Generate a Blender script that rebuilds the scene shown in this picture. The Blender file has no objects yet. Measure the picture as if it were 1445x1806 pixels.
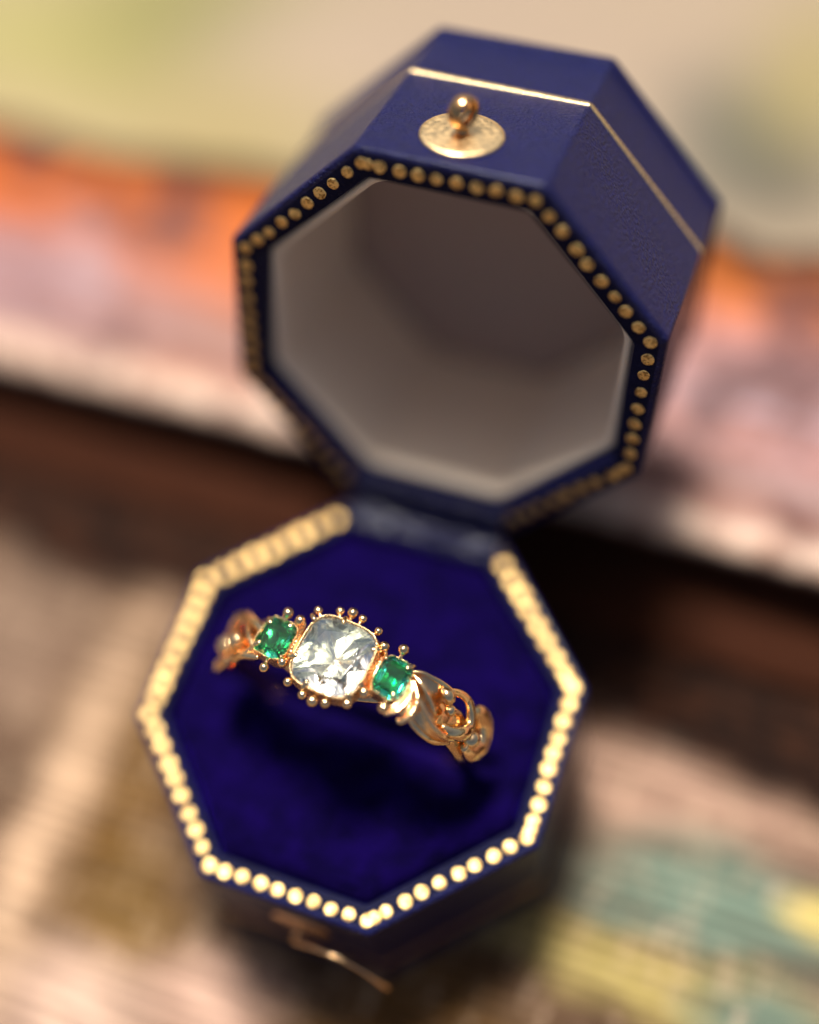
import bpy, math, random
from mathutils import Vector, Matrix, noise
random.seed(7)
C = bpy.context.scene.collection
sc = bpy.context.scene
U = 0.0008          # one modelling unit in metres (the box is about 37 mm across)
pi = math.pi

# ------------------------------------------------------------------ camera
cam = bpy.data.cameras.new('camera'); co = bpy.data.objects.new('camera', cam); C.objects.link(co)
CP = Vector((33.389, -44.184, 147.395))
co.location = CP * U
co.rotation_euler = (0.49975, 0.10555, 0.34838)
cam.sensor_fit = 'VERTICAL'; cam.sensor_height = 36; cam.sensor_width = 28.8
cam.lens = 2517.11 / 1806 * 36
cam.shift_x = 78.7 / 1806; cam.shift_y = -63.9 / 1806
cam.clip_start = 0.002; cam.clip_end = 100
cam.dof.use_dof = True
cam.dof.focus_distance = 139.8 * U
cam.dof.aperture_fstop = 3.4
cam.dof.aperture_blades = 0
sc.camera = co

# ------------------------------------------------------------------ light
SUN = Vector((-0.17, 0.36, 1.0)).normalized()
EL = math.asin(SUN.z); AZ = math.atan2(SUN.x, SUN.y)
w = bpy.data.worlds.new('World'); sc.world = w; w.use_nodes = True
wn = w.node_tree.nodes; bg = wn['Background']
sky = wn.new('ShaderNodeTexSky'); sky.sky_type = 'NISHITA'; sky.sun_disc = False
sky.sun_elevation = EL; sky.sun_rotation = AZ
sky.air_density = .7; sky.dust_density = 4.0; sky.ozone_density = .2
w.node_tree.links.new(sky.outputs[0], bg.inputs[0]); bg.inputs[1].default_value = 0.06
sl = bpy.data.lights.new('sun', 'SUN'); sl.energy = 4.6; sl.angle = math.radians(13.0); sl.color = (1, .965, .91)
so = bpy.data.objects.new('sun', sl); C.objects.link(so); so.rotation_euler = SUN.to_track_quat('Z', 'Y').to_euler()
so.location = SUN * 1.0
sc.view_settings.view_transform = 'Standard'; sc.view_settings.look = 'None'
sc.view_settings.exposure = 0.7; sc.view_settings.gamma = 1
sc.cycles.use_denoising = True
sc.cycles.max_bounces = 16; sc.cycles.transmission_bounces = 12; sc.cycles.glossy_bounces = 8
sc.cycles.sample_clamp_indirect = 12
sc.cycles.blur_glossy = 0.3

# ------------------------------------------------------------------ helpers
def lin(c):
    return tuple(((v / 255) / 12.92 if v / 255 <= .04045 else ((v / 255 + .055) / 1.055) ** 2.4) for v in c) + (1,)

ORG = {}
def root(name, base, label, cat, group=None):
    o = bpy.data.objects.new(name, None); C.objects.link(o)
    o.location = Vector(base) * U; o.empty_display_size = 0.002
    o['label'] = label; o['category'] = cat
    if group: o['group'] = group
    ORG[o] = Vector(base); return o

def mesh(name, V, F, mat, smooth=True):
    me = bpy.data.meshes.new(name); me.from_pydata([tuple(v) for v in V], [], F); me.update()
    if smooth: me.polygons.foreach_set('use_smooth', [True] * len(me.polygons))
    me.materials.append(mat); return me

def obj(name, V, F, mat, parent=None, smooth=True, wn=False, T=None):
    org = ORG[parent] if parent else Vector((0, 0, 0))
    VV = []
    for v in V:
        v = Vector(v)
        if T: v = T(v)
        VV.append((v - org) * U)
    o = bpy.data.objects.new(name, mesh(name, VV, F, mat, smooth)); C.objects.link(o)
    if parent: o.parent = parent
    ORG[o] = org
    if wn:
        m = o.modifiers.new('wn', 'WEIGHTED_NORMAL'); m.keep_sharp = True; m.weight = 60
    return o

def inst(name, me, M, parent):
    """object sharing mesh me (mesh coordinates already in metres); M places it, in units"""
    o = bpy.data.objects.new(name, me); C.objects.link(o); o.parent = parent
    M = M.copy(); t = (M.translation - ORG[parent]) * U; M.translation = t
    o.matrix_local = M; ORG[o] = ORG[parent]
    return o

def loft(loops, cap0=False, cap1=False, closed=True):
    n = len(loops[0]); V = [p for L in loops for p in L]; F = []
    for i in range(len(loops) - 1):
        for j in range(n if closed else n - 1):
            k = (j + 1) % n
            F.append((i * n + j, i * n + k, (i + 1) * n + k, (i + 1) * n + j))
    if cap0: F.append(tuple(reversed(range(n))))
    if cap1: F.append(tuple((len(loops) - 1) * n + j for j in range(n)))
    return V, F

def frame(z, x=None):
    z = Vector(z).normalized()
    x = Vector(x) if x else (Vector((1, 0, 0)) if abs(z.x) < .9 else Vector((0, 1, 0)))
    y = z.cross(x).normalized(); x = y.cross(z)
    return Matrix((x, y, z)).transposed()

def cat(P, n):
    out = []
    for i in range(len(P) - 1):
        p0 = P[max(i - 1, 0)]; p1 = P[i]; p2 = P[i + 1]; p3 = P[min(i + 2, len(P) - 1)]
        for k in range(n):
            t = k / n
            out.append([0.5 * (2 * b + (c - a) * t + (2 * a - 5 * b + 4 * c - d) * t * t + (3 * b - a - 3 * c + d) * t ** 3)
                        for a, b, c, d in zip(p0, p1, p2, p3)])
    out.append(list(P[-1])); return out

def tube(P, R, seg=10, n=5, up=None, flat=1.0):
    """tapered tube through P with radii R; flat squashes it along up"""
    Q = cat([list(p) + [r] for p, r in zip(P, R)], n); loops = []
    for i, q in enumerate(Q):
        a = Vector(Q[max(i - 1, 0)][:3]); b = Vector(Q[min(i + 1, len(Q) - 1)][:3]); t = (b - a).normalized()
        u = Vector(up(Vector(q[:3])) if up else (0, 0, 1)); s = t.cross(u)
        s = s.normalized() if s.length > 1e-4 else Vector((1, 0, 0)); u = s.cross(t)
        loops.append([Vector(q[:3]) + (s * math.cos(2 * pi * k / seg) + u * flat * math.sin(2 * pi * k / seg)) * max(q[3], .01) for k in range(seg)])
    return loft(loops, True, True)

def lathe(prof, seg=24):
    return loft([[Vector((r * math.cos(2 * pi * k / seg), r * math.sin(2 * pi * k / seg), z)) for k in range(seg)] for r, z in prof],
                prof[0][0] > 0.001, prof[-1][0] > 0.001)

def xf(V, M): return [M @ Vector(v) for v in V]
def join(*g):
    V = []; F = []
    for v, f in g:
        n = len(V); V += list(v); F += [tuple(i + n for i in q) for q in f]
    return V, F

# ------------------------------------------------------------------ materials
class Mat:
    def __init__(s, name):
        s.m = bpy.data.materials.new(name); s.m.use_nodes = True; s.t = s.m.node_tree; s.n = s.t.nodes
        s.p = s.n['Principled BSDF']; s.out = s.n['Material Output']
        tc = s.n.new('ShaderNodeTexCoord'); v = s.n.new('ShaderNodeVectorMath'); v.operation = 'SCALE'; v.inputs[3].default_value = 1 / U
        s.l(tc.outputs['Object'], v.inputs[0]); s.co = v.outputs[0]
    def l(s, a, b): s.t.links.new(a, b)
    def set(s, **k):
        for a, b in k.items(): s.p.inputs[a.replace('_', ' ')].default_value = b
        return s
    def map(s, scale=(1, 1, 1), rot=(0, 0, 0)):
        m = s.n.new('ShaderNodeMapping'); m.inputs['Scale'].default_value = scale; m.inputs['Rotation'].default_value = rot
        s.l(s.co, m.inputs[0]); return m.outputs[0]
    def noise(s, scale, detail=3, rough=.5, vec=None, dist=0):
        t = s.n.new('ShaderNodeTexNoise'); t.inputs['Scale'].default_value = scale; t.inputs['Detail'].default_value = detail
        t.inputs['Roughness'].default_value = rough; t.inputs['Distortion'].default_value = dist
        s.l(vec or s.co, t.inputs['Vector']); return t.outputs[0]
    def vor(s, scale, feat='F1', vec=None):
        t = s.n.new('ShaderNodeTexVoronoi'); t.feature = feat; t.inputs['Scale'].default_value = scale
        s.l(vec or s.co, t.inputs['Vector']); return t.outputs['Distance']
    def rng(s, v, a, b, c=0., d=1.):
        m = s.n.new('ShaderNodeMapRange'); s.l(v, m.inputs[0])
        for i, x in enumerate((a, b, c, d)): m.inputs[i + 1].default_value = x
        return m.outputs[0]
    def mix(s, f, a, b):
        m = s.n.new('ShaderNodeMix'); m.data_type = 'RGBA'
        for x, i in ((f, 0), (a, 6), (b, 7)):
            if hasattr(x, 'is_output'): s.l(x, m.inputs[i])
            else: m.inputs[i].default_value = x
        return m.outputs[2]
    def math(s, op, a, b=0.):
        m = s.n.new('ShaderNodeMath'); m.operation = op
        for i, x in enumerate((a, b)):
            if hasattr(x, 'is_output'): s.l(x, m.inputs[i])
            else: m.inputs[i].default_value = x
        return m.outputs[0]
    def bump(s, h, dist, strength=1., prev=None):
        b = s.n.new('ShaderNodeBump'); b.inputs['Distance'].default_value = dist * U; b.inputs['Strength'].default_value = strength
        s.l(h, b.inputs['Height'])
        if prev: s.l(prev, b.inputs['Normal'])
        s.l(b.outputs[0], s.p.inputs['Normal']); return b.outputs[0]
    def blobs(s, base, L, warp=6., nscale=.06):
        """soft colour patches: (x, y, rx, ry, rgb, softness)"""
        nz = s.n.new('ShaderNodeTexNoise'); nz.inputs['Scale'].default_value = nscale; nz.inputs['Detail'].default_value = 4; s.l(s.co, nz.inputs['Vector'])
        v = s.n.new('ShaderNodeVectorMath'); v.operation = 'MULTIPLY_ADD'; s.l(nz.outputs[1], v.inputs[0])
        v.inputs[1].default_value = (warp, warp, 0); s.l(s.co, v.inputs[2]); col = base
        for x, y, rx, ry, c, sf in L:
            m = s.n.new('ShaderNodeVectorMath'); m.operation = 'MULTIPLY_ADD'; s.l(v.outputs[0], m.inputs[0])
            m.inputs[1].default_value = (1 / rx, 1 / ry, 0); m.inputs[2].default_value = (-(x + warp / 2) / rx, -(y + warp / 2) / ry, 0)
            d = s.n.new('ShaderNodeVectorMath'); d.operation = 'LENGTH'; s.l(m.outputs[0], d.inputs[0])
            col = s.mix(s.rng(d.outputs[1], 1 + sf, 1 - sf), col, c)
        return col
    def color(s, c): s.l(c, s.p.inputs['Base Color']); return s

def leather(name, col, grain=1.0, rough=.46, coat=.22):
    m = Mat(name)
    n = m.noise(1.3, 4, .6)
    m.color(m.mix(m.rng(n, .35, .7), tuple(x * .8 for x in col[:3]) + (1,), tuple(x * 1.25 for x in col[:3]) + (1,)))
    m.set(Roughness=rough); m.p.inputs['Specular IOR Level'].default_value = .2
    m.p.inputs['Coat Weight'].default_value = coat; m.p.inputs['Specular IOR Level'].default_value = .17 if coat else .08; m.p.inputs['Coat Roughness'].default_value = .14
    dust = m.math('MULTIPLY', m.rng(m.vor(2.6), .035, .06, 1, 0), m.rng(m.noise(.35, 2), .5, .62))
    prev = m.p.inputs['Base Color'].links[0].from_socket
    m.color(m.mix(dust, prev, (.28, .28, .36, 1)))
    peb = m.vor(2.1); fine = m.noise(3.2, 4, .65)
    b = m.bump(m.rng(peb, 0, .6, 1, 0), .11 * grain)
    m.bump(fine, .26 * grain, 1, b)
    m.l(m.rng(m.noise(5, 2), .3, .7, rough - .1, rough + .14), m.p.inputs['Roughness'])
    return m.m
M_leather = leather('navy_leather', (.0022, .0030, .044, 1), 1., .36, .12)
M_rim = leather('rim_leather', (.004, .0045, .022, 1), .5, .5, 0.)
M_hinge = leather('hinge_leather', (.008, .008, .040, 1), 1.6, .6, .05)

def gold(name, c, rough, nz=.0, ns=4, dark=None):
    m = Mat(name); m.set(Metallic=1., Roughness=rough, Base_Color=c)
    if nz: m.bump(m.noise(ns, 4, .6), nz)
    if dark:
        m.color(m.mix(m.rng(m.noise(3.2, 5, .65), .5, .62), c, dark))
    m.l(m.rng(m.noise(2.1, 4), .3, .7, rough * .7, rough * 1.35), m.p.inputs['Roughness'])
    return m.m
M_foil = gold('gold_foil', (.86, .58, .22, 1), .38, .05, 9, (.30, .15, .04, 1))
M_foilline = gold('gold_line_foil', (.95, .70, .36, 1), .3, .05, 6)
M_plate = gold('brass_plate', (.98, .68, .33, 1), .36, .03, 1.5)
M_ring = gold('ring_gold', (.96, .66, .33, 1), .13, .03, 1.3)
M_bead = gold('bead_gold', (.95, .66, .34, 1), .09, .012, 3)
M_bez = gold('bezel_gold', (.80, .52, .25, 1), .26, .1, 4)
M_ros = gold('old_rose_gold', (.88, .56, .29, 1), .17, .08, 2.2)

m = Mat('velvet')
n = m.noise(.35, 4, .6); n2 = m.noise(2.2, 3)
m.color(m.mix(m.rng(n, .38, .62), (.0016, .0002, .018, 1), (.0032, .0003, .036, 1)))
m.set(Roughness=1.0); m.p.inputs['Specular IOR Level'].default_value = .05
m.p.inputs['Sheen Weight'].default_value = .28; m.p.inputs['Sheen Roughness'].default_value = .25
m.p.inputs['Sheen Tint'].default_value = (.06, .01, .9, 1)
b = m.bump(n, 1.2, .8); m.bump(n2, .25, 1, b)
M_velvet = m.m

m = Mat('silk_lining'); m.set(Roughness=.5, Base_Color=(.93, .76, .56, 1)); m.p.inputs['Sheen Weight'].default_value = .3
m.bump(m.noise(.9, 3), .12); M_lining = m.m
m = Mat('shaded_end_panel'); m.set(Roughness=.45, Base_Color=(.42, .30, .24, 1)); m.bump(m.noise(.5, 3), .2); M_panel = m.m  # lining end panel; shade deep in the lid put into its darker colour

m = Mat('varnished_wood')
g = m.noise(1.0, 5, .6, m.map((.04, .5, .5)), .6)
g2 = m.noise(1.0, 3, .5, m.map((.15, 2.6, 2.6)))
c = m.blobs((.020, .0065, .003, 1), [(0, 60, 900, 23.6, (.42, .085, .004, 1), .05), (0, 43, 900, 8, (.22, .13, .11, 1), .6), (-76, 49, 24, 7, (.24, .15, .16, 1), .5), (-55, 72, 26, 9, (.46, .10, .004, 1), .6), (36, 79, 24, 9, (.50, .13, .008, 1), .6), (36, 58, 24, 9, (.28, .19, .21, 1), .6)], 10, .03)  # pale pink patches: sky reflection put into the wood colour
c = m.mix(m.rng(g, .42, .68, 0, .8), c, (.20, .045, .006, 1))
mo = m.noise(.045, 4, .62, m.map((1, .8, 1)), .8)
c = m.mix(m.rng(mo, .48, .56, 0, .85), c, (.07, .022, .02, 1))
mo2 = m.noise(.06, 4, .6, m.map((.8, 1, 1), (.3, 0, 1.)), .5)
c = m.mix(m.rng(mo2, .58, .70, 0, .6), c, (.30, .21, .22, 1))
# the front face below the top edge has its shade put in as near black-brown
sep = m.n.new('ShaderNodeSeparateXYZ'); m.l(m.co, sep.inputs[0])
c = m.mix(m.math('MULTIPLY', m.rng(sep.outputs[1], 41, 37.5), m.rng(m.noise(.25, 4), .36, .56, .35, 1.)), c, (.60, .42, .31, 1))  # pale top edge: highlight put into the colour
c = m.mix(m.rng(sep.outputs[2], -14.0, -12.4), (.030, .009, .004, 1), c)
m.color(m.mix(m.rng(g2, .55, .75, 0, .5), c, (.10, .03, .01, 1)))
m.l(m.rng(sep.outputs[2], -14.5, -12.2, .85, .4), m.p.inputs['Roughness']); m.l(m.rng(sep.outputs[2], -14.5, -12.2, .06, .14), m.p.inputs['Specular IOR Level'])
m.bump(m.noise(.7, 4), .25); M_wood = m.m

S = lambda r, g_, b_: lin((r, g_, b_))
m = Mat('woven_tapestry')
base = m.mix(m.rng(m.noise(.12, 4), .35, .65), S(72, 52, 38), S(120, 94, 74))
near = [(2, -34, 13, 6, S(70, 48, 22), .6), (20, -26, 9, 7, S(80, 58, 34), .6), (-30, -6, 9, 7, S(72, 50, 26), .6), (-53, 4, 9, 14, S(128, 104, 86), .6), (-36, -20, 4, 26, S(198, 164, 132), .7), (-28, -14, 5, 16, S(100, 70, 28), .7), (-22, -26, 6, 8, S(110, 82, 40), .6),
        (-24, -38, 8, 6, S(205, 172, 150), .6), (-9, -32, 7, 5, S(190, 155, 135), .6), (12, -26, 7, 8, S(95, 65, 30), .6), (36, 8, 16, 8, S(165, 132, 112), .7),  # brown patches at the box's front and right: its shadow put into the colour
        (42, -4, 15, 6.5, S(104, 120, 104), .45), (38, -14, 16, 4.2, S(158, 140, 84), .5), (50, -15, 8, 4, S(100, 116, 100), .5), (53, -1, 4, 2.4, S(185, 165, 100), .6)]
c = m.blobs(base, near, 7, .10)
y = m.noise(1.0, 3, .6, m.map((.05, .8, 1)))
c = m.mix(m.rng(y, .42, .6, 0, .5), c, S(58, 40, 26))
y = m.noise(1.0, 3, .6, m.map((.55, .16, 1), (0, 0, -.35)))
c = m.mix(m.rng(y, .55, .70, 0, .35), c, S(205, 175, 145))
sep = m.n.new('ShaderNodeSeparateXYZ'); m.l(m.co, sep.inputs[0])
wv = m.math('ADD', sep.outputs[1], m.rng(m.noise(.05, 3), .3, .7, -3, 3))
c = m.mix(m.rng(wv, 9.5, 14.5), c, m.mix(m.rng(m.noise(.3, 3), .4, .6), S(26, 13, 7), S(50, 27, 15))); m.color(c)  # dark brown along the rail: shadow put into the cloth colour
m.set(Roughness=.95); m.p.inputs['Specular IOR Level'].default_value = .15
m.bump(m.noise(3, 3), .3); M_cloth = m.m

m = Mat('far_tapestry')
far = [(-112, 190, 22, 14, S(105, 108, 50), .7), (-135, 176, 26, 10, S(196, 184, 130), .6), (14, 182, 13, 13, S(50, 58, 54), .7), (-20, 172, 22, 10, S(196, 168, 138), .7), (-150, 165, 60, 34, S(141, 131, 82), .6), (-105, 185, 40, 20, S(104, 100, 51), .7), (-80, 175, 30, 26, S(149, 131, 110), .6), (-40, 190, 50, 30, S(141, 123, 104), .7),
       (14, 178, 18, 16, S(63, 67, 58), .7), (26, 200, 14, 24, S(131, 117, 76), .6), (24, 168, 12, 10, S(82, 76, 62), .6), (-100, 150, 30, 14, S(139, 123, 82), .7), (-150, 138, 36, 10, S(149, 131, 96), .6)]
m.color(m.blobs(S(139, 122, 100), far, 20, .02)); m.set(Roughness=.95)
m.bump(m.noise(.5, 3), 1.)
M_far = m.m

def gemmat(name, col, ior, dens=None):
    m = Mat(name); m.set(Roughness=.0, IOR=ior, Base_Color=col); m.p.inputs['Transmission Weight'].default_value = 1.
    m.bump(m.noise(.8, 2), .015, .4)
    return m.m
M_stone = gemmat('clear_stone', (.98, 1., .92, 1), 1.55)
M_emer = gemmat('emerald', (.03, .60, .36, 1), 1.57)
m = Mat('silver_foil'); m.set(Metallic=1., Roughness=.13, Base_Color=(.96, .96, .90, 1)); m.bump(m.noise(.8, 3), .08); M_cup = m.m
m = Mat('green_foil'); m.set(Metallic=1., Roughness=.3, Base_Color=(.35, .85, .6, 1)); m.bump(m.noise(1.0, 2), .06); M_gcup = m.m

# ------------------------------------------------------------------ octagon
HW, HD, HX, HY = 23.1, 23.03, 9.44, 9.0
CORN = [(-HX, HD), (HX, HD), (HW, HY), (HW, -HY), (HX, -HD), (-HX, -HD), (-HW, -HY), (-HW, HY)]   # hinge left first, clockwise
def offs(i):
    """octagon corners moved in by i"""
    L = []
    for k in range(8):
        p = Vector(CORN[k]); a = Vector(CORN[k - 1]); b = Vector(CORN[(k + 1) % 8])
        e1 = (p - a).normalized(); e2 = (b - p).normalized()
        n1 = Vector((e1.y, -e1.x)); n2 = Vector((e2.y, -e2.x))     # inward normals of a clockwise ring
        bis = (n1 + n2).normalized(); L.append(p + bis * (i / bis.dot(n1)))
    return L
def rloop(i, z, r=.8, seg=5):
    P = offs(i); out = []
    for k in range(8):
        p = P[k]; a = (P[k - 1] - p).normalized(); b = (P[(k + 1) % 8] - p).normalized()
        ang = math.acos(max(-1, min(1, a.dot(b)))) / 2; t = r / math.tan(ang)
        c = p + (a + b).normalized() * (r / math.sin(ang))
        q0 = p + a * t - c; q1 = p + b * t - c
        for j in range(seg + 1):
            f = j / seg; ang2 = math.acos(max(-1, min(1, q0.normalized().dot(q1.normalized()))))
            v = (q0 * math.sin((1 - f) * ang2) + q1 * math.sin(f * ang2)) / math.sin(ang2)
            out.append(Vector((c.x + v.x, c.y + v.y, z)))
    return out
def octshell(prof, r=.8, cap0=False, cap1=False):
    loops = []
    for q in prof:
        loops.append(rloop(q[0], q[1], q[2] if len(q) > 2 else r))
    V, F = loft(loops, cap0, cap1); return V, [tuple(reversed(f)) for f in F]

TH = math.radians(109.4); GAP = 0.80; DEP = 26.6; LINE = 16.35
cT, sT = math.cos(TH), math.sin(TH)
def LT(v):                                   # closed lid (depth upwards from the rim) -> opened lid
    dy = v[1] - HD - GAP; dz = v[2]
    return Vector((v[0], HD + dy * cT + dz * sT, -dy * sT + dz * cT))
RL = Matrix(((1, 0, 0), (0, cT, sT), (0, -sT, cT)))   # rotation of that move

# ------------------------------------------------------------------ ring box
HB = 22.0
box = root('ring_box', (0, 0, -HB), 'open octagonal navy leather ring box with gold dotted rims and purple velvet pad', 'ring box')
wall = [(3.0, -3.), (3.0, -.3), (2.8, -.05), (2.6, 0), (.5, 0), (.18, -.12), (0, -.5), (0, -8), (0, -16), (0, -HB + 1.6), (-.25, -HB + 1.4), (-.32, -HB + .4), (-.1, -HB + .05), (2, -HB + .02)]
V, F = octshell(wall, cap1=True)
base = obj('box_base', V, F, M_leather, box, wn=True)
V, F = octshell([(.75, .012), (.9, .03), (2.62, .03), (2.82, -.04)])
rim = obj('rim', V, F, M_rim, base)
# lid
lw = [(4.0, 4.), (3.7, 2.2), (3.3, .6), (3.12, .08), (2.9, 0), (.55, 0), (.2, .12), (0, .5), (0, 6), (0, 12), (0, 20), (0, DEP - 1.5), (-.28, DEP - 1.3), (-.34, DEP - .45), (-.1, DEP - .05), (2, DEP)]
V, F = octshell(lw, cap1=True); F = [tuple(reversed(f)) for f in F]
lid = obj('lid', V, F, M_leather, box, wn=True, T=LT)
V, F = octshell([(.8, -.012), (.95, -.03), (2.95, -.03), (3.15, .05)])
lrim = obj('rim', V, [tuple(reversed(f)) for f in F], M_rim, lid, T=LT)
V, F = octshell([(3.4, 2.6, 1.2), (3.75, 2.0, 2.2), (4.15, 1.9, 2.8), (4.5, 2.3, 3.2), (4.65, 3.4, 3.2), (4.6, 6, 3.2), (4.5, 14, 3.0), (4.6, 22.3, 2.8), (4.75, 23.3, 2.7), (4.8, 24, 2.6)])
lining = obj('silk_lining', V, [tuple(reversed(f)) for f in F], M_lining, lid, T=LT)
V, F = octshell([(4.6, 23.9, 2.6), (4.9, 23.3, 2.6), (5.5, 23.0, 2.4), (8, 22.9, 1.5), (14, 22.9, 1)], cap1=True)
obj('shaded_end_panel', V, [tuple(reversed(f)) for f in F], M_panel, lid, T=LT)
V, F = octshell([(.02, LINE - .34), (-.05, LINE - .3), (-.07, LINE), (-.05, LINE + .3), (.02, LINE + .34)])
gl = obj('gold_line', V, [tuple(reversed(f)) for f in F], M_foilline, lid, T=LT, wn=True)
V, F = octshell([(.02, -16.1), (-.05, -16.2), (-.07, -16.4), (-.05, -16.7), (.02, -16.8)])
obj('gold_line', V, F, M_foilline, base, wn=True)

# gold dots, each an embossed foil disc
dotmeshes = {}
def dotmesh(r, k):
    if (r, k) not in dotmeshes:
        rnd = random.Random(k * 17 + int(r * 100)); seg = 14
        q_ = rnd.uniform(.9, 1.05); rr = [r * q_ * (1 + rnd.uniform(-.06, .04)) for _ in range(seg)]; loops = []
        for s, z in ((1.0, .0), (.94, .05), (.7, .075 + rnd.uniform(-.01, .02)), (.3, .06), (.02, .055)):
            loops.append([Vector((rr[j] * s * math.cos(2 * pi * j / seg), rr[j] * s * math.sin(2 * pi * j / seg), z + rnd.uniform(-.012, .012))) * U for j in range(seg)])
        V, F = loft(loops, False, True); dotmeshes[(r, k)] = mesh('gold_dot', V, F, M_foil)
    return dotmeshes[(r, k)]
def dots(inset, r, pitch, place, parent, skip, z0):
    P = offs(inset); c = 0
    for k in range(8):
        if k in skip: continue
        a, b = P[k], P[(k + 1) % 8]; L = (b - a).length; n = round(L / pitch)
        for j in range(n + (1 if (k + 1) % 8 in skip else 0)):
            t = (j + random.uniform(-.06, .06)) / n; p = a.lerp(b, t)
            p += Vector((random.uniform(-.07, .07), random.uniform(-.07, .07))); c += 1
            M = place(p.x, p.y, z0) @ Matrix.Rotation(random.uniform(0, 6.28), 4, 'Z') @ Matrix.Rotation(random.uniform(-.1, .1), 4, 'X') @ Matrix.Rotation(random.uniform(-.1, .1), 4, 'Y')
            inst('gold_dot', dotmesh(r, c % 11), M, parent)
        if random.random() < .6 and k != 7:      # the doubled strike at a corner
            p = b + (a - b).normalized() * .75
            inst('gold_dot', dotmesh(r * .93, c % 11), place(p.x, p.y, z0 - (.015 if z0 > 0 else -.015)), parent)
dots(1.4, .79, 1.98, lambda x, y, z: Matrix.Translation((x, y, z)), base, (0,), .028)
LM = RL.to_4x4() @ Matrix.Rotation(pi, 4, 'X')
def lplace(x, y, z):
    M = LM.copy(); M.translation = LT((x, y, z)); return M
dots(1.72, .69, 2.03, lplace, lid, (0,), -.028)

# hinge strip: leather band joining the two rims at the back
prof = []
P0 = Vector((HD - 3.4, -1.6)); P1 = Vector((HD - 3.15, .32)); P2 = Vector((HD - 1.4, .55)); P3 = Vector((HD - .2, .75))
lz = lambda y, d: (lambda v: Vector((v.y, v.z)))(LT((0, y, d)))
pts = [P0, P1, P2, P3, lz(HD - .7, -.55), lz(HD - 2.2, -.5), lz(HD - 3.3, -.25), lz(HD - 3.7, 1.8)]
Q = cat([list(p) for p in pts], 6); loops = []
NX = 40
for i, q in enumerate(Q):
    a = Q[max(i - 1, 0)]; b = Q[min(i + 1, len(Q) - 1)]; t = Vector((b[0] - a[0], b[1] - a[1])).normalized(); nrm = Vector((-t.y, t.x))
    row = []
    for j in range(NX + 1):
        x = -HX + .15 + (2 * HX - .3) * j / NX
        h = .16 * noise.noise(Vector((x * .35, i * .25, 3.))) + .09 * noise.noise(Vector((x * 1.3, i * .5, 7.)))
        e = -.16 if j in (0, NX) else 0
        row.append(Vector((x, q[0] + nrm.x * (h + e), q[1] + nrm.y * (h + e))))
    loops.append(row)
V, F = loft(loops, closed=False)
hs = obj('leather_hinge', V, F, M_hinge, box)
sm = hs.modifiers.new('s', 'SOLIDIFY'); sm.thickness = .35 * U; sm.offset = -1

# velvet pad with the slot that holds the ring
N = 110; V = []; F = []
poly = offs(3.0)
def edge_dist(x, y):
    d = 1e9
    for k in range(8):
        a = poly[k]; b = poly[(k + 1) % 8]; e = (b - a).normalized(); n1 = Vector((e.y, -e.x)); d = min(d, (Vector((x, y)) - a).dot(n1))
    return d
rings = []
NR, NA = 60, 160
for i in range(NR + 1):
    f = i / NR; f = 1 - (1 - f) ** 1.35 if False else f; row = []
    for k in range(NA):
        an = 2 * pi * k / NA; d = Vector((math.cos(an), math.sin(an))); t = 1e9
        for q in range(8):
            a = poly[q]; b = poly[(q + 1) % 8]; e = (b - a).normalized(); n1 = Vector((e.y, -e.x)); den = d.dot(n1)
            if den < -1e-6: t = min(t, (a.dot(n1)) / den)
        x, y = d.x * t * f, d.y * t * f
        ed = max(0, edge_dist(x, y)); roll = 2.6
        z = .4 if ed > roll else .4 - 2.4 * (1 - math.sqrt(max(0, 1 - (1 - ed / roll) ** 2)))
        z += .5 * (1 - (x * x + y * y) / 400) - .6
        sx = max(0., min(1., (17.2 - abs(x)) / 1.2))
        z -= 2.6 * sx * math.exp(-((y + 1.67 + .05 * x) / .95) ** 2) - .25 * sx * math.exp(-((abs(y + 1.67 + .05 * x) - 2.2) / 1.0) ** 2)
        z += .22 * noise.noise(Vector((x * .22, y * .22, 1))) + .08 * noise.noise(Vector((x * .8, y * .8, 5)))
        row.append(Vector((x, y, z)))
    rings.append(row)
V, F = loft(rings[1:]); n = len(V); V.append(rings[0][0]); F += [(n, (k + 1) % NA, k) for k in range(NA)]
F = [tuple(reversed(f)) for f in F] if False else F
obj('velvet_pad', V, F, M_velvet, base)

# clasp on the lid: disc plate and eye
def lM(x, y, d, nrm, xd=(1, 0, 0)):
    R = frame(RL @ Vector(nrm), RL @ Vector(xd)); M = R.to_4x4(); M.translation = LT((x, y, d)); return M
M = lM(-.5, -HD, 5.7, (0, -1, 0))
V, F = lathe([(4.15, .0), (4.13, .16), (4.0, .26), (3.6, .3), (2.2, .34), (.9, .45), (.0005, .48)], 56)
plate = obj('clasp_plate', xf(V, M), F, M_plate, lid)
prof = [(1.32 - .34 * math.cos(a), .78 * math.sin(a)) for a in [2 * pi * k / 14 for k in range(14)]]
loops = []
for k in range(30):
    a = 2 * pi * k / 30
    loops.append([Vector((q[1] * 1.05, q[0] * math.cos(a), 2.5 + q[0] * math.sin(a))) for q in prof])
V = [v for L in loops for v in L]; n = 14; F = [(i * n + j, i * n + (j + 1) % n, ((i + 1) % 30) * n + (j + 1) % n, ((i + 1) % 30) * n + j) for i in range(30) for j in range(n)]
ne = lathe([(.85, .3), (.6, .5), (.5, .8), (.62, 1.1), (.5, 1.3)], 20)
V, F = join((V, F), ne)
MR = M @ Matrix.Rotation(math.radians(-24), 4, 'Z')
obj('clasp_eye', xf(V, MR), F, gold('eye_brass', (.62, .35, .15, 1), .2, .03, 1.5), lid)

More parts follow.
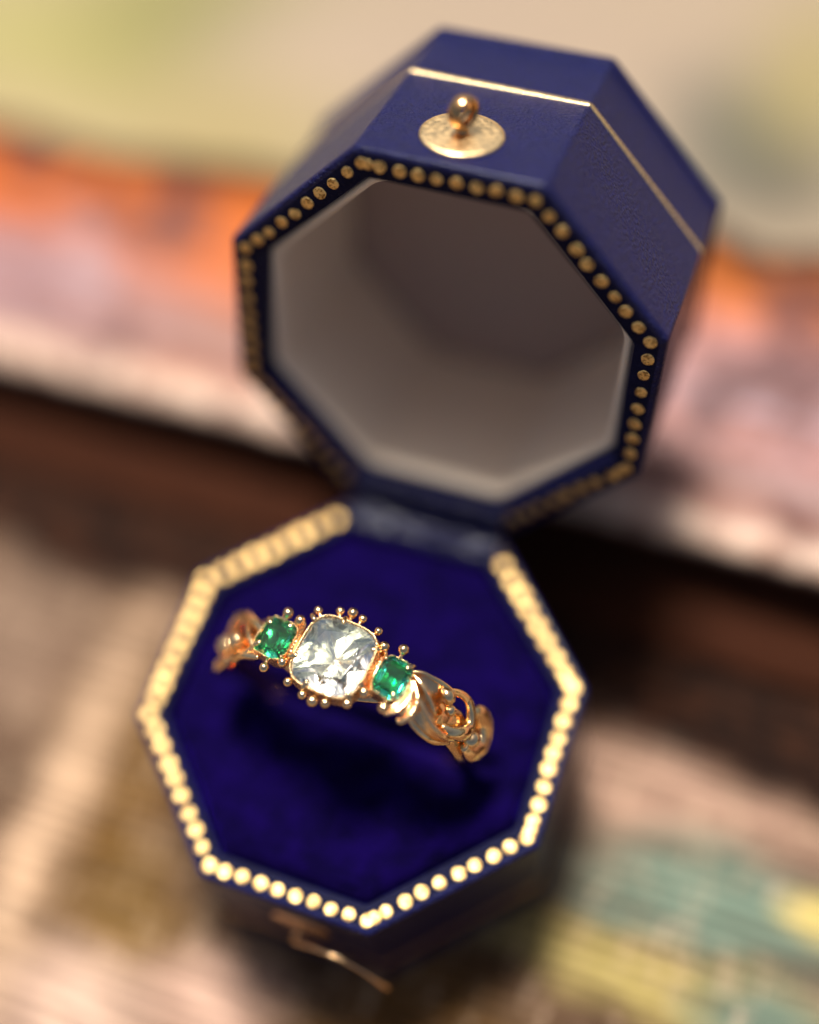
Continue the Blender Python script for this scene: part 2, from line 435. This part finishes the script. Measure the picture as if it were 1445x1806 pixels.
# catch on the front wall of the base: plate and curved hook arm
R3 = frame((0, -1, 0), (1, 0, 0)); M = R3.to_4x4(); M.translation = Vector((1.0, -HD, -7.6))
V, F = lathe([(3.3, .0), (3.28, .12), (3.15, .2), (2.2, .28), (.9, .45), (.0005, .48)], 48)
obj('catch_plate', xf(V, M), F, M_ros, base)
V, F = tube([(1, -23.4, -7.6), (1, -24.8, -7.4), (3.5, -25.1, -6.0), (6.5, -25.3, -5.4), (9.3, -25.6, -6.6), (11.3, -25.9, -9.0), (11.6, -25.9, -10.3)],
            [.4, .4, .34, .3, .3, .45, .2], 12, 6, lambda p: (0, -1, 0), .6)
obj('catch_hook', V, F, M_ros, base)

# ------------------------------------------------------------------ ring
RR, CX = 14.6, -.6
ring = root('gemstone_ring', (CX, 0, -15), 'gold ring with clear cushion stone between two green emeralds standing in the velvet slot', 'ring')
yc = lambda x: -.05 * (x + .6)
def cyl(phi, y, dr=0.):
    a = math.radians(phi); return Vector((CX + (RR + dr) * math.sin(a), y, (RR + dr) * math.cos(a)))
loops = []
NB = 120
def hwid(p):
    p = abs(p)
    for a, b, c, d in ((0, 30, 1.9, 1.5), (30, 44, 1.5, 2.3), (44, 62, 2.3, 2.0), (62, 82, 2.0, 2.3), (82, 100, 2.3, 1.35), (100, 181, 1.35, 1.15)):
        if p <= b: return c + (d - c) * (p - a) / (b - a)
for i in range(NB):
    p = -180 + 360 * i / NB; hw_ = hwid(p); x0 = CX + RR * math.sin(math.radians(p)); yo = yc(x0) - (.0 if abs(p) < 30 else (.8 if 30 <= p < 100 else 0))
    t = .45
    sec = [(-1, -.9), (-1.02, -.5), (-.8, -.12), (-.3, .06), (.3, .06), (.8, -.12), (1.02, -.5), (1, -.9), (.5, -1.15), (-.5, -1.15)]
    loops.append([cyl(p, yo + hw_ * s, q - (.5 if abs(p) > 60 else .75) - 3.5 * max(0, min(1, (36 - abs(p)) / 9))) for s, q in sec])
n = 10; V = [v for L in loops for v in L]
F = [(i * n + j, ((i + 1) % NB) * n + j, ((i + 1) % NB) * n + (j + 1) % n, i * n + (j + 1) % n) for i in range(NB) for j in range(n)]
obj('band', V, F, M_ring, ring)

up = lambda p: (p.x - CX, 0, p.z)
def scroll(name, pts, rad, dr=0., flat=.8, par=None, mat=None):
    P = [cyl(q[0], q[1], (q[2] if len(q) > 2 else 0) + dr) for q in pts]
    V, F = tube(P, rad, 12, 7, up, flat); return obj(name, V, F, mat or M_ring, par or ring)
# right shoulder: fan leaves, long leaf with mid rib, two scrolls with beads
def leaf(A, B, cup, par=ring):
    """sheet between two ridges A and B, hollowed by cup"""
    n = 14; a = cat([list(x) for x in A], n); b = cat([list(x) for x in B], n)
    m_ = 24; rows = []
    for i in range(m_ + 1):
        f = i / m_; ia = a[min(len(a) - 1, round(f * (len(a) - 1)))]; ib = b[min(len(b) - 1, round(f * (len(b) - 1)))]
        rows.append([cyl(ia[0] + (ib[0] - ia[0]) * k / 8, ia[1] + (ib[1] - ia[1]) * k / 8, ia[2] + (ib[2] - ia[2]) * k / 8 - cup * math.sin(pi * k / 8)) for k in range(9)])
    V, F = loft(rows, closed=False); o = obj('leaf_hollow', V, F, M_ros, par)
    s = o.modifiers.new('s', 'SOLIDIFY'); s.thickness = .12 * U; s.offset = 0; return o
f1 = [(31.5, -.2, -.3), (33.4, -1.3, .1), (32.8, -2.5, .1), (30.5, -3.5, -.2), (26.8, -4.2, -.7)]
f1b = [(31.5, -.3, -.4), (32.0, -1.3, -.2), (31.0, -2.3, -.2), (28.9, -3.2, -.4), (26.0, -3.8, -.8)]
f2 = [(33, .2, -.2), (36.2, -1.2, .2), (37.0, -2.4, .2), (36.2, -3.4, 0), (34.2, -4.2, -.5), (32.6, -4.0, -.7)]
f2b = [(32.6, .1, -.3), (34.6, -1.2, 0), (34.9, -2.4, 0), (34.2, -3.3, -.2), (33.2, -3.9, -.6), (32.6, -4.0, -.7)]
scroll('leaf_rib', f1, [.16, .24, .26, .24, .12]); scroll('leaf_rib', f2, [.16, .26, .3, .3, .28, .12]); scroll('leaf_rib', f2b, [.12, .16, .17, .17, .15, .1])
scroll('leaf_rib', f1b, [.12, .15, .15, .15, .08])
leaf(f1, f1b, .25); leaf(f2, f2b, .3)
up1 = [(31.5, 1.0, -.4), (35.5, 1.25, 0), (40, 1.22, .15), (45, 1.2, .25), (50, 1.05, .2)]
md = [(32.2, .75, -.3), (36.2, .0, .3), (40.5, -.95, .5), (45, -1.8, .35), (48.6, -2.15, -.1)]
lo = [(34.2, -.3, -.2), (38, -1.7, .25), (42.5, -2.7, .35), (48.5, -3.35, .35), (55, -3.4, .3), (61.1, -2.95, .1)]
bo = [(36.5, -3.1, -.9), (41, -3.7, -.8), (47, -4.05, -.8), (54, -4.0, -.8), (61.8, -3.25, -.6)]
scroll('leaf_rib', up1, [.14, .2, .24, .3, .4]); scroll('leaf_rib', md, [.14, .24, .27, .24, .14]); scroll('leaf_rib', lo, [.14, .22, .26, .3, .34, .25])
scroll('leaf_rib', bo, [.18, .35, .4, .42, .3])
leaf(up1, md, .55); leaf(md, lo[:5], .55); leaf(lo, bo, .15)
scroll('leaf_tip', [(45, .75, .2), (47.2, .45, .6), (49.2, .1, .7), (50.4, -.5, .3)], [.25, .62, .62, .3])
scroll('scroll', [(50, 1.0, .2), (55.5, 1.45, .2), (61, 1.35, .25), (65.8, .45, .25), (67, -.9, .3), (63, -2.0, .45), (57, -2.6, .3), (52.5, -2.4, -.1)],
       [.42, .44, .5, .58, .68, .85, .6, .3])
scroll('scroll', [(66, .5, -.1), (72, 1.3, .1), (79, 1.1, .15), (84, -.1, .1), (83, -1.6, .1), (77, -2.6, .1), (70, -2.7, 0)],
       [.45, .9, 1.25, 1.4, 1.35, 1.1, .5])
def ball(name, p, r, mat=M_bead):
    V, F = lathe([(max(r * math.sin(pi * k / 14), .0004), -r * math.cos(pi * k / 14)) for k in range(15)], 22)
    return obj(name, xf(V, Matrix.Translation(p)), F, mat, ring)
ball('scroll_bead', cyl(52.8, -.75, .25), .62); ball('scroll_bead', cyl(71.8, -1.7, .35), .95)
# left shoulder: the same ornament seen the other way round
scroll('scroll', [(-36, .4, -.1), (-42, 1.3, .1), (-49, 2.1, .2), (-57, 2.75, .2), (-66, 2.9, .2), (-75, 2.3, .2), (-83, 1.1, .1), (-86, -.4, 0), (-80, -1.7, .1), (-70, -2.1, .1), (-58, -2.2, 0)],
       [.3, .5, .62, .72, .8, .85, .9, 1.0, 1.0, .85, .45])
scroll('leaf_rib', [(-35, -2.2, -.3), (-42, -2.2, .1), (-50, -2.2, .1), (-58, -2.1, 0)], [.25, .35, .4, .3])
scroll('leaf_rib', [(-52, 1.7, .1), (-47, .9, .4), (-42, -.3, .5), (-38, -1.5, .1)], [.2, .32, .32, .15])
scroll('leaf_rib', [(-36, -.4, -.2), (-40, -1.4, .1), (-45, -2.2, .1), (-51, -2.7, 0)], [.15, .25, .3, .2])
ball('scroll_bead', cyl(-67, -.2, .3), 1.2); ball('scroll_bead', cyl(-53, -.35, .35), .95)
leaf([(-34, .3, -.4), (-46, .6, -.2), (-58, .9, -.3)], [(-34, -2, -.5), (-46, -2, -.4), (-58, -2, -.4)], .3)

# stones
def cush(t, a, b, e, rot):
    c, s = math.cos(t), math.sin(t); x = a * abs(c) ** (2 / e) * (1 if c >= 0 else -1); y = b * abs(s) ** (2 / e) * (1 if s >= 0 else -1)
    return Vector((x * math.cos(rot) - y * math.sin(rot), x * math.sin(rot) + y * math.cos(rot), 0))
CC = Vector((-1.12, -.2, 13.0)); CROT = math.radians(-7)
MC = Matrix.Translation(CC) @ Matrix.Scale(.965, 4) @ Matrix.Rotation(math.radians(-3.2), 4, 'Y')
def cl(s, z, n=16, off=0., e=3.5): return [cush(2 * pi * (k + off) / n, 3.88 * s, 4.0 * s, e, CROT) + Vector((0, 0, z)) for k in range(n)]
# crown: girdle 16, mid 8, table 8; pavilion: 16 -> 8 mains -> culet
g0 = cl(1, -.12); g1 = cl(1, .06)
V = g1 + cl(.86, .42, 8, .5, 3.0) + cl(.66, .72, 8, 0., 2.6)
F = []
for k in range(8):
    a = 2 * k; b = (2 * k + 1); c = (2 * k + 2) % 16; m1 = 16 + k; m0 = 16 + (k - 1) % 8; t0 = 24 + k; t1 = 24 + (k + 1) % 8
    F += [(a, b, m1), (b, c, m1), (a, m1, t0, m0) if False else (a, m1, t0), (a, t0, m0), (m1, t1, t0)]
F.append(tuple(24 + k for k in range(8)))
n = len(V); V = V + g0; F += [(k, n + k, n + (k + 1) % 16, (k + 1) % 16) for k in range(16)]
n2_ = len(V); V = V + cl(.52, -1.0, 8, .5, 2.2) + cl(.03, -1.95, 8, 0., 2.)
for k in range(8):
    a = n + 2 * k; b = n + 2 * k + 1; c = n + (2 * k + 2) % 16; m1 = n2_ + k; m0 = n2_ + (k - 1) % 8; t0 = n2_ + 8 + k; t1 = n2_ + 8 + (k + 1) % 8
    F += [(b, a, m1), (c, b, m1), (a, t0, m1), (a, m0, t0), (m1, t0, t1)]
F.append(tuple(reversed([n2_ + 8 + k for k in range(8)])))
stone = obj('centre_stone', xf(V, MC), F, M_stone, ring, smooth=False)
_m = [v * (1 if k % 2 else .74) + Vector((0, 0, -1.05 - (0 if k % 2 else .42) - (0 if k % 2 else -1.05 * .26))) for k, v in enumerate(cl(.62, 0, 16, .5))]
V, F = loft([cl(1.02, -.2, 16, .5), _m, cl(.03, -2.2, 16, .5)], False, True)
F = [t for f in F for t in ([(f[0], f[1], f[2]), (f[0], f[2], f[3])] if len(f) == 4 else [f])]
obj('foil_cup', xf(V, MC), [tuple(reversed(f)) for f in F], M_cup, ring, smooth=False)
def bezel(name, fn, M, zb, seg=64, scal=8, hgt=.18, wth=1.0):
    loops = []
    for s, z in ((1.10, zb), (1.075, zb * .4), (1.06, -.1), (1.055, .1), (1.035, .16), (1.01, .13), (1.0, -.02), (1.0, -.2)):
        L = []
        for k in range(seg):
            p = fn(2 * pi * k / seg) * s; dz = (hgt * (.5 + .5 * math.sin(scal * 2 * pi * k / seg)) + .07 * (k % 3 == 0)) if z > 0 else 0
            p.z = z + dz + (.05 * noise.noise(Vector((p.x * 2, p.y * 2, 0))) if z > 0 else 0); L.append(p)
        loops.append(L)
    V, F = loft(loops, False, False); return obj(name, xf(V, M), F, M_bez, ring)
bezel('bezel', lambda t: cush(t, 3.92, 4.04, 3.5, CROT), MC, -1.5, 150, 4, .1)

def emerald(cen, tilt, rz, w_, h_):
    M = Matrix.Translation(cen) @ Matrix.Rotation(tilt, 4, 'Y') @ Matrix.Rotation(rz, 4, 'Z')
    def ol(s, z, c=.62, seg=1):
        a, b = w_ / 2 * s, h_ / 2 * s; c = c * (s if s > .5 else s * .9)
        return [Vector(q + (z,)) for q in ((a, b - c), (a - c, b), (-a + c, b), (-a, b - c), (-a, -b + c), (-a + c, -b), (a - c, -b), (a, -b + c))]
    V, F = loft([ol(.18, -1.35), ol(.55, -1.0), ol(.82, -.55), ol(1, -.08), ol(1, .05), ol(.84, .38), ol(.64, .55)], True, True)
    obj('emerald', xf(V, M), F, M_emer, ring, smooth=False)
    V, F = loft([ol(1.03, -.2), ol(.86, -.7), ol(.6, -1.15), ol(.2, -1.5)], False, True)
    obj('foil_cup', xf(V, M), [tuple(reversed(f)) for f in F], M_gcup, ring, smooth=False)
    def fn(t):
        c, s = math.cos(t), math.sin(t); e = 3.6
        return Vector((w_ / 2 * 1.03 * abs(c) ** (2 / e) * (1 if c >= 0 else -1), h_ / 2 * 1.03 * abs(s) ** (2 / e) * (1 if s >= 0 else -1), 0))
    bezel('bezel', fn, M, -1.6, 90, 10, .2)
    return M
EL_ = Vector((-7.7, .12, 12.15)); ER_ = Vector((5.15, -.4, 12.35))
emerald(EL_, math.radians(-9), math.radians(-12), 3.75, 4.1)
emerald(ER_, math.radians(14), math.radians(-9), 3.2, 4.1)

# beads on short necks round the settings
beads = [(-4.5, 4.2, 8), (-2.3, 4.8, 8), (-1.0, 5.0, 10), (.2, 4.7, 8), (-7.4, 3.0, 10), (-5.9, 2.6, 10), (-6.0, -2.2, 9.5), (-7.6, -3.3, 9), (-4.7, -4.0, 8.5), (-2.8, -4.8, 8.5),
         (-1.6, -5.1, 10.5), (-.3, -4.9, 9), (1.8, -4.3, 9), (3.0, -2.7, 11), (2.2, 3.9, 8), (3.3, 2.5, 10), (5.3, 2.8, 10), (5.4, -3.6, 10.5)]
for x, y, r in beads:
    r = r / 17.4; p = Vector((x, y, 12.5)); tgt = CC if -5.2 < x < 3 else (EL_ if x < -5 else ER_)
    d = (Vector((tgt.x, tgt.y, 12.2)) - p).normalized()
    prof = [(max(r * math.sin(pi * k / 14), .0004), -r * math.cos(pi * k / 14)) for k in range(13)] + [(.2, r * 1.02), (.2, r * 1.2), (.2, r * 1.2 + .5)]
    V, F = lathe(prof, 22); M = frame(d).to_4x4(); M.translation = p
    obj('bead', xf(V, M), F, M_bead, ring)
# prongs: flattened grains gripping the stones
def prong(p, q, r, z):
    P = Vector((p[0], p[1], z)); D = (Vector((q.x, q.y, 0)) - Vector((p[0], p[1], 0))).normalized()
    V, F = tube([P - D * .55 + Vector((0, 0, -1.0)), P - D * .45 + Vector((0, 0, -.15)), P + Vector((0, 0, .22)), P + D * .32 + Vector((0, 0, .30)), P + D * .42 + Vector((0, 0, .24))],
                [r * .7, r * .9, r, r * .9, r * .4], 12, 5, lambda v: (0, 0, 1) , .8)
    obj('prong', V, F, M_bead, ring)
for p in ((-4.55, 3.1), (-1.4, 3.75), (-5.0, -1.4), (2.75, 1.75), (-2.75, -3.9), (1.8, -3.75), (2.55, -2.2)): prong(p, CC, .27, 13.0)
for p in ((-9.0, 1.7), (-6.6, 1.9), (-9.3, -1.0), (-6.6, -1.5)): prong(p, EL_, .24, 12.2)
for p in ((3.85, 1.5), (6.5, 1.2), (3.7, -1.7), (6.0, -2.25)): prong(p, ER_, .24, 12.4)
# milgrain rows between the stones
gm = mesh('grain', [v * U for v in lathe([(max(.15 * math.sin(pi * k / 6), .0004), -.15 * math.cos(pi * k / 6)) for k in range(7)], 8)[0]], lathe([(max(.15 * math.sin(pi * k / 6), .0004), -.15 * math.cos(pi * k / 6)) for k in range(7)], 8)[1], M_bead)
for a, b, n_ in (((-5.15, 2.3, 13.05), (-5.55, -1.5, 13.0), 11), ((-5.6, 1.9, 12.7), (-6.0, -1.3, 12.7), 9), ((3.2, 1.4, 13.05), (2.9, -2.2, 13.05), 11)):
    for k in range(n_):
        p = Vector(a).lerp(Vector(b), (k + random.uniform(-.15, .15)) / (n_ - 1)); inst('milgrain_bead', gm, Matrix.Translation(p), ring)
# pierced bridges under the milgrain
for x0, y0 in ((-5.7, .2), (3.35, -.3)):
    V, F = tube([(x0, y0 + 2.4, 11.7), (x0, y0 + .8, 12.1), (x0, y0 - .8, 12.1), (x0, y0 - 2.4, 11.7)], [.4, .5, .5, .4], 12, 6, None, .7)
    obj('bridge', V, F, M_ros, ring)
# gallery plate under the head
loops = []
for s, z in ((.9, -1.9), (1, -1.5), (1, -1.2), (.8, -1.0)):
    L = []
    for k in range(60):
        t = 2 * pi * k / 60; x = -1.2 + 7.6 * s * math.cos(t); y = (3.4 * s * (1 - .25 * abs(math.cos(t)))) * math.sin(t)
        L.append(Vector((x, y + yc(x), z + 11.2 - ((x + 1.2) / 7.6) ** 2 * 1.6)))
    loops.append(L)
V, F = loft(loops, True, True); obj('gallery', V, F, M_ros, ring)

ring.location = Vector((.69, -1.67, -8.9)) * U; ring.scale = (.965,) * 3

# ------------------------------------------------------------------ tapestry the box stands on
def grid(name, xs, ys, fn, mat, parent=None):
    V = [Vector((x, y, fn(x, y))) for y in ys for x in xs]; nx = len(xs)
    F = [(j * nx + i, j * nx + i + 1, (j + 1) * nx + i + 1, (j + 1) * nx + i) for j in range(len(ys) - 1) for i in range(nx - 1)]
    return obj(name, V, F, mat, parent)
xs = [-170 + 340 * i / 150 for i in range(151)]
ys = []; y = -140.
while y < 30:
    ys.append(y); y += .16 if y > -60 else .5
def zc(x, y):
    r = .5 * math.sin(2 * pi * (y + .35 * noise.noise(Vector((x * .06, y * .05, 2.)))) / 1.7)
    e = max(0., max(abs(x) - 23.6, abs(y) - 23.5)); k = min(1, max(0, e / 4))
    return -HB - .42 + .4 * r * (.8 + .5 * noise.noise(Vector((x * .4, y * .8, 0)))) + k * .5 * noise.noise(Vector((x * .05, y * .05, 9)))
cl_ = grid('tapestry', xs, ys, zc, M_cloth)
cl_['label'] = 'ribbed woven tapestry cloth in beige, olive and teal under the ring box'; cl_['category'] = 'tapestry'

# ------------------------------------------------------------------ wooden rail behind the box
pr = [(24.4, -24.6), (24.5, -21.6), (25.4, -21.2), (29, -21.0), (33, -20.6), (34.6, -19.6), (35.1, -18), (35.0, -15), (35.0, -13.3), (35.0, -12.3), (35.8, -11.4), (37, -10.9), (38.4, -10.9), (39.6, -11.3), (41, -11.8), (44, -12.0), (50, -12.1), (56, -12.0), (62, -12.0),  # low front ledge added to widen the dark shade band
      (68, -12.3), (73, -13.0), (77, -14.5), (80, -17), (82, -21), (83, -27), (83, -40), (29, -40), (24.4, -30)]
loops = []
for i in range(181):
    x = -220 + 440 * i / 180; L = []
    for yy, zz in pr:
        a = noise.noise(Vector((x * .05, yy * .05, zz * .05))) * .6 + noise.noise(Vector((x * .22, yy * .1, zz * .1))) * .25
        yy += max(0, min(1, (yy - 48) / 25)) * max(-3, min(7, (x + 50) * .085)); L.append(Vector((x, yy + a * ((.8 + max(0, min(1, (yy - 58) / 15)) * 3.5) if zz > -30 else 0), zz + a * .6 * (1 if zz > -30 else 0))))
    loops.append(L)
V, F = loft(loops, True, True)
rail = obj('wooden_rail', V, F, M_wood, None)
rail['label'] = 'polished brown and orange wooden rail running behind the ring box'; rail['category'] = 'wooden rail'

# ------------------------------------------------------------------ blurred ground far below and behind
xs = [-1500 + 3000 * i / 60 for i in range(61)]
g_ = grid('ground', xs, xs, lambda x, y: -100 + 1.5 * noise.noise(Vector((x * .01, y * .01, 0))), M_far)
g_['kind'] = 'structure'
